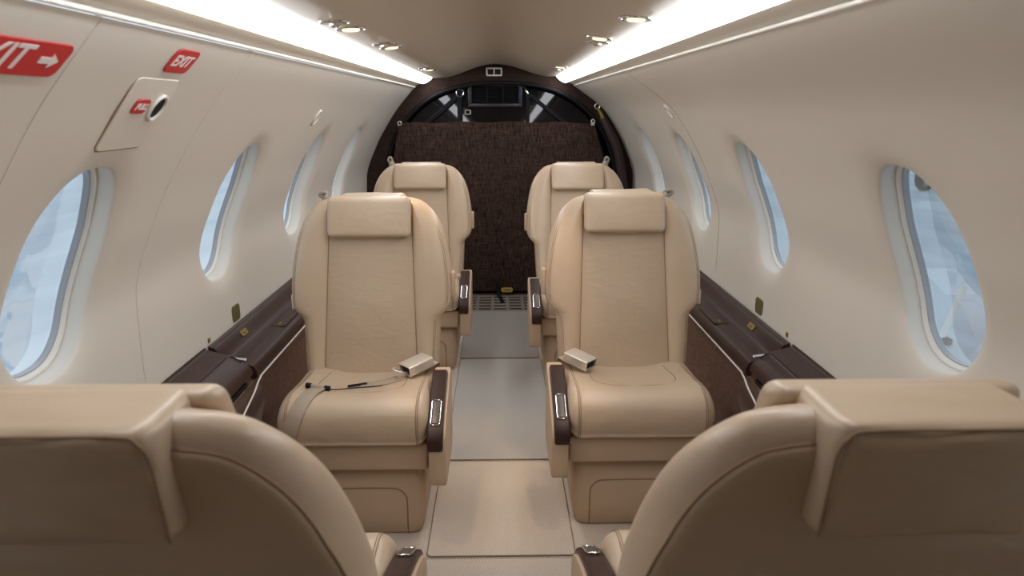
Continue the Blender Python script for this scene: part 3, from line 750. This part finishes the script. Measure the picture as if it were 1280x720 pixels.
# ------------------------------------------------------------------ far end: curtain, straps, louvre, signs
yc = 4.325
def curtain():
    nx, nz = 60, 50; v = []; f = []
    for layer, dy in ((0, 0), (1, .004)):
        for j in range(nz+1):
            z = .035+(1.108-.035)*j/nz
            t = j/nz
            xl = interp(z, [(.035, -.70), (.6, -.70), (.86, -.665), (1.108, -.617)]); xr = interp(z, [(.035, .70), (.6, .70), (.86, .655), (1.12, .585)])
            for i in range(nx+1):
                x = xl+(xr-xl)*i/nx
                w_ = .004*math.sin(x*17+z*2)*(.4+t)+.005*noise.noise(Vector((x*5, z*3, 1)))
                zz = z+(t**8)*(.008*math.cos(x*2.4)-.004+.004*math.sin(x*21))
                v.append((x, yc+w_+dy, zz))
    n1 = (nx+1)*(nz+1)
    for j in range(nz):
        for i in range(nx):
            a = j*(nx+1)+i; f.append((a, a+1, a+nx+2, a+nx+1)); f.append((n1+a, n1+a+nx+1, n1+a+nx+2, n1+a+1))
    rim = [i for i in range(nx+1)]+[j*(nx+1)+nx for j in range(1, nz+1)]+[nz*(nx+1)+i for i in range(nx-1, -1, -1)]+[j*(nx+1) for j in range(nz-1, 0, -1)]
    for a, b2 in zip(rim, rim[1:]+rim[:1]): f.append((a, n1+a, n1+b2, b2))
    o = mesh('curtain', v, f, M['curtain'], None, True, None, 60)
    tag(o, 'dark brown woven curtain hung across the far end of the cabin', 'curtain')
    for x, z in ((-.612, 1.105), (.578, 1.115)):
        q = MB(); q.add(*torus(Matrix.Translation((x, yc-.004, z)) @ Matrix.Rotation(PI/2, 4, 'X'), .011, .003)); q.add(*rbox(x, yc-.002, z-.014, .022, .006, .02, .002)); q.build('hook', M['steel'], o)
    q = MB(); q.add(*tube([(-.612+1.19*i/30, yc-.003, 1.088+.008*math.cos((-.612+1.19*i/30)*2.4)-.004+.012*i/30*.2) for i in range(31)], .002, 6)); q.build('hem', M['stitch'], o) if False else None
    return o
curtain()
yS = 4.385
def strap(pts, lab, extra=None, w=.030):
    q = MB(); q.add(*ribbon(smooth_path(pts, 6), (0, -1, 0), w)); o = q.build('cargo_strap', M['blackweb']); tag(o, lab, 'strap', 'black straps at the far partition'); return o
a_, b_ = Vector((-.242, yS, 1.285)), Vector((.175, yS, 1.287))
o = strap([a_+Vector((.0, 0, 0)), (-.21, yS, 1.33), (-.19, yS, 1.36)], 'short black strap from the steel ring up to the partition arch, left of louvre')
o = strap([a_, (-.32, yS-.001, 1.21), (-.46, yS-.004, 1.10)], 'black strap running from the steel ring down to the left edge of curtain')
o = strap([a_+Vector((0, -.002, 0)), (-.244, yS-.004, 1.2), (-.246, yS-.006, 1.08)], 'black strap hanging straight down from the steel ring left of louvre')
q = MB(); q.add(*torus(Matrix.Rotation(PI/2, 4, 'X'), .022, .0035)); rg = q.build('strap_ring', M['chrome']); rg.location = (a_.x, yS-.010, a_.z); tag(rg, 'round steel ring joining the black straps left of the louvre', 'ring')
q = MB()
for x0, z0, x1, z1 in ((-.016, -.012, .016, -.012), (.016, -.012, .016, .012), (.016, .012, -.016, .012), (-.016, .012, -.016, -.012)): q.add(*tube([(x0, 0, z0), (x1, 0, z1)], .0025, 8))
bk = q.build('strap_buckle', M['steel']); bk.location = (-.195, yS-.008, 1.170); tag(bk, 'small square steel strap buckle below the louvre corner', 'buckle')
o = strap([b_, (.15, yS, 1.33), (.128, yS, 1.36)], 'short black strap rising to the partition arch, right of louvre', None, .018)
o = strap([b_+Vector((0, -.002, 0)), (.178, yS-.004, 1.2), (.178, yS-.006, 1.08)], 'black strap hanging straight down right of the louvre', None, .022)
o = strap([b_, (.28, yS-.001, 1.205), (.43, yS-.004, 1.09)], 'black strap running down to the right edge of curtain', None, .022)
q = MB(); q.add(*rbox(0, 0, 0, .012, .006, .034, .002)); bk = q.build('strap_clip', M['chrome']); bk.location = (.170, yS-.008, 1.292); bk.rotation_euler = (0, -.5, 0); tag(bk, 'small steel clip joining the black straps right of the louvre', 'clip')
# louvre panel
lv = empty('louvre_vent', (-.025, 4.395, 1.275), 'black rectangular louvred vent high on the smoked far panel', 'vent')
q = MB()
for x, z, w, h in ((0, .063, .335, .022), (0, -.063, .335, .022), (-.157, 0, .022, .125), (.157, 0, .022, .125)): q.add(*rbox(x, -.004, z, w, .018, h, .003))
q.build('vent_frame', newmat('blue_black_plastic', (.012, .015, .024), .35)[0], lv)
for k in range(9):
    q = MB(); q.add(*rbox(0, .0, 0, .295, .003, .011, .001, 2, Matrix.Rotation(.7, 4, 'X'))); sl = q.build('slat', M['black'], lv); sl.location = (0, 0, -.048+.012*k)
for x in (-.05, .05):
    q = MB(); q.add(*rbox(x, -.007, 0, .006, .003, .105, .001)); q.build('divider', M['black'], lv)
# cabin sign box
sg = empty('cabin_sign', (-.03, 4.354, 1.408), 'small white framed sign with two dark squares above the louvre', 'sign')
q = MB()
for x, z, w, h in ((0, .0205, .098, .009), (0, -.0205, .098, .009), (-.0445, 0, .009, .05), (.0445, 0, .009, .05), (0, 0, .007, .045)): q.add(*rbox(x, 0, z, w, .012, h, .0015))
q.build('sign_frame', M['white'], sg)
for x in (-.022, .022):
    q = MB(); q.add(*rbox(x, .002, 0, .038, .004, .034, .001)); q.build('sign_window', M['partition'], sg)
# brown sleeve with metal fitting at right
sl = empty('padded_sleeve', (.72, 4.30, .70), 'dark brown padded sleeve with metal clip hanging at right of the curtain', 'sleeve')
pts = smooth_path([(-.085, -.005, .435), (-.045, -.01, .36), (.0, -.012, .27), (.03, -.012, .16), (.055, -.01, .02), (.06, -.01, -.12)], 6)
q = MB(); q.add(*tube(pts, lambda t: .020+.010*min(1, t*3), 14)); q.build('sleeve_body', M['sleeve'], sl)
q = MB(); q.add(*tube([(-.115, 0, .49), (-.10, -.004, .465), (-.084, -.005, .432)], lambda t: .008+.006*t, 10)); q.build('clip', M['brass'], sl)
q = MB(); q.add(*torus(Matrix.Translation((-.122, 0, .505)) @ Matrix.Rotation(PI/2, 4, 'X'), .015, .004)); q.build('clip_ring', M['chrome'], sl)
# strap and tag at curtain foot
q = MB(); q.add(*ribbon(smooth_path([(0, 0, .09), (.005, -.02, .03), (.018, -.06, .008), (.03, -.16, .006)], 6), lambda i: (0, -1, .6), .026)); o = q.build('floor_strap', M['blackweb']); o.location = (-.015, 4.31, 0); tag(o, 'short black strap lying over the floor grille below the curtain', 'strap')
q = MB(); q.add(*plate(rrect(.075, .032, .012), Matrix.Rotation(PI/2, 4, 'X'), .002)); o = q.build('strap_tag', M['yellow']); o.location = (.045, 4.30, .048); tag(o, 'small yellow tag on the black strap below the curtain', 'tag')
q = MB(); q.add(*rbox(.0, -.003, 0, .045, .002, .004, .0005)); q.build('tag_line', M['black'], o)

# ------------------------------------------------------------------ floor: runners and grille
def runner(x0, x1, ya, yb2, mat, lab, t=.004):
    o = empty('carpet_runner', ((x0+x1)/2, (ya+yb2)/2, 0), lab, 'carpet', 'aisle carpet runners'); w, h = x1-x0, yb2-ya
    q = MB(); q.add(*plate(rrect(w, h, .012), Matrix.Translation((0, 0, .0005)), t, .002)); q.build('pile', M[mat], o, True, 40)
    q = MB(); q.add(*tube([(x, y, t*.75) for x, y in rrect(w, h, .012)], .002, 6, True)); q.build('edge_binding', M['binding'], o)
runner(-.198, .192, 3.17, 3.965, 'carpet_grey', 'grey beige carpet runner in front of the floor grille')
runner(-.196, .200, 2.165, 3.155, 'carpet_mid', 'middle beige carpet runner between the seats facing the camera')
runner(-.205, .205, 1.632, 2.150, 'carpet', 'beige carpet runner between the pedestals of the facing seats')
runner(-.215, .215, .55, 1.620, 'carpet', 'nearest beige carpet runner at bottom of the view')
g = empty('floor_grille', (0, 4.17, 0), 'grey slotted metal floor grille below the brown curtain', 'grille')
bm = MB(); xs = [-.235]; rows_ = 5; cols = 5; yy0, yy1 = -.185, .14
cw = .47/cols; rh = (yy1-yy0)/rows_
for i in range(cols+1): bm.add(*rbox(-.235+cw*i, (yy0+yy1)/2, .0032, .020, yy1-yy0, .004, .002))
for j in range(rows_+1): bm.add(*rbox(0, yy0+rh*j, .0032, .486, .034, .0042, .0015))
bm.build('grille_plate', M['grille'], g)
q = MB(); q.add(*rbox(0, (yy0+yy1)/2, .0007, .48, yy1-yy0+.02, .001, 0)); q.build('dark_backing', M['black'], g)

# ------------------------------------------------------------------ outside
GZ = -1.25
tag(mesh('apron_left', [(-60, -40, GZ), (0, -40, GZ), (0, 70, GZ), (-60, 70, GZ)], [(0, 1, 2, 3)], M['apron_pale'], None, False), kind='structure')
tag(mesh('apron_right', [(0, -40, GZ), (60, -40, GZ), (60, 70, GZ), (0, 70, GZ)], [(0, 1, 2, 3)], M['apron_shaded'], None, False), kind='structure')

wh = empty('aircraft_wheel', (12.9, 20.6, GZ), 'dark aircraft wheel with yellow hub far outside the nearest right window', 'wheel', None, -1.0)
q = MB(); pr = [(.30, -.10), (.36, -.13), (.42, -.12), (.445, -.07), (.45, 0), (.445, .07), (.42, .12), (.36, .13), (.30, .10)]
q.add(*loft([[Vector((x, r*math.cos(2*PI*k/40), .45+r*math.sin(2*PI*k/40))) for r, x in pr] for k in range(41)], False, False)); q.build('tyre', M['rubber'], wh)
q = MB()
for sx in (-1, 1): q.add(*loft([[Vector((sx*x, r*math.cos(2*PI*k/40), .45+r*math.sin(2*PI*k/40))) for k in range(40)] for r, x in ((.31, .10), (.26, .06), (.14, .06), (.11, .12), (.01, .13))], True, True))
q.build('hub', M['yellow'], wh)
q = MB(); q.add(*tube([(.0, 0, .45), (-.30, .0, .5), (-.34, 0, 1.9)], .06, 12)); q.build('strut', M['white'], wh)
pt = mesh('ground_reflection', [(0, 0, .004), (.42, .02, .004), (1.15, 1.55, .004), (.62, 1.62, .004), (0, 0, 0), (.42, .02, 0), (1.15, 1.55, 0), (.62, 1.62, 0)], [(0, 1, 2, 3), (0, 4, 5, 1), (1, 5, 6, 2), (2, 6, 7, 3), (3, 7, 4, 0)], newmat('painted_reflection', srgb(196, 206, 212), .6)[0], None, False)  # flat pale shape, a reflection on the ground painted in as colour
pt.location = (6.0, 8.75, GZ); tag(pt, 'pale reflection painted as a flat patch on the ground outside the nearest right window', 'reflection')
po = empty('white_pole', (4.72, 6.85, GZ), 'slanting white pole with dark foot outside the nearest right window', 'pole')
q = MB(); q.add(*tube([(0, 0, .03), (.10, .03, .30), (.2, .05, .62)], .035, 12)); q.build('shaft', M['white'], po)
q = MB(); q.add(*rbox(-.02, 0, .035, .22, .16, .07, .02)); q.build('foot', M['rubber'], po)

# ------------------------------------------------------------------ light, world, camera
w = bpy.data.worlds.new('sky'); S.world = w; w.use_nodes = True; nt = w.node_tree
bg = nt.nodes['Background']; bg.inputs[0].default_value = (.74, .87, 1, 1); bg.inputs[1].default_value = 1.0

for x, y, z, tx, ty in ((-.338, 1.665, 1.36, -.04, 1.9), (.29, 1.535, 1.365, .03, 1.85), (-.322, 2.17, 1.36, -.05, 2.3), (.275, 1.97, 1.365, .04, 2.2)):
    li = bpy.data.lights.new('reading_lamp', 'SPOT'); li.energy = 5.5; li.color = (1, .68, .38); li.spot_size = math.radians(30); li.spot_blend = .8; li.shadow_soft_size = .02
    lo = bpy.data.objects.new('reading_lamp', li); COL.objects.link(lo); lo.location = (x, y, z)
    lo.rotation_euler = (Vector((tx, ty, 0))-Vector((x, y, z))).to_track_quat('-Z', 'Y').to_euler()

cam = bpy.data.cameras.new('camera'); co = bpy.data.objects.new('camera', cam); COL.objects.link(co); S.camera = co
co.location = (0, 0, 1.2)
p = math.atan(226/853); yaw = math.atan(16/(853/math.cos(p)))
co.rotation_euler = (PI/2-p, 0, -yaw)
cam.sensor_width = 36; cam.lens = 853*36/1280; cam.clip_start = .02
cam.dof.use_dof = True; cam.dof.focus_distance = 2.1; cam.dof.aperture_fstop = 5.6
S.view_settings.view_transform = 'Standard'; S.view_settings.look = 'None'; S.view_settings.gamma = 1
S.view_settings.use_curve_mapping = False; S.view_settings.exposure = 0.45
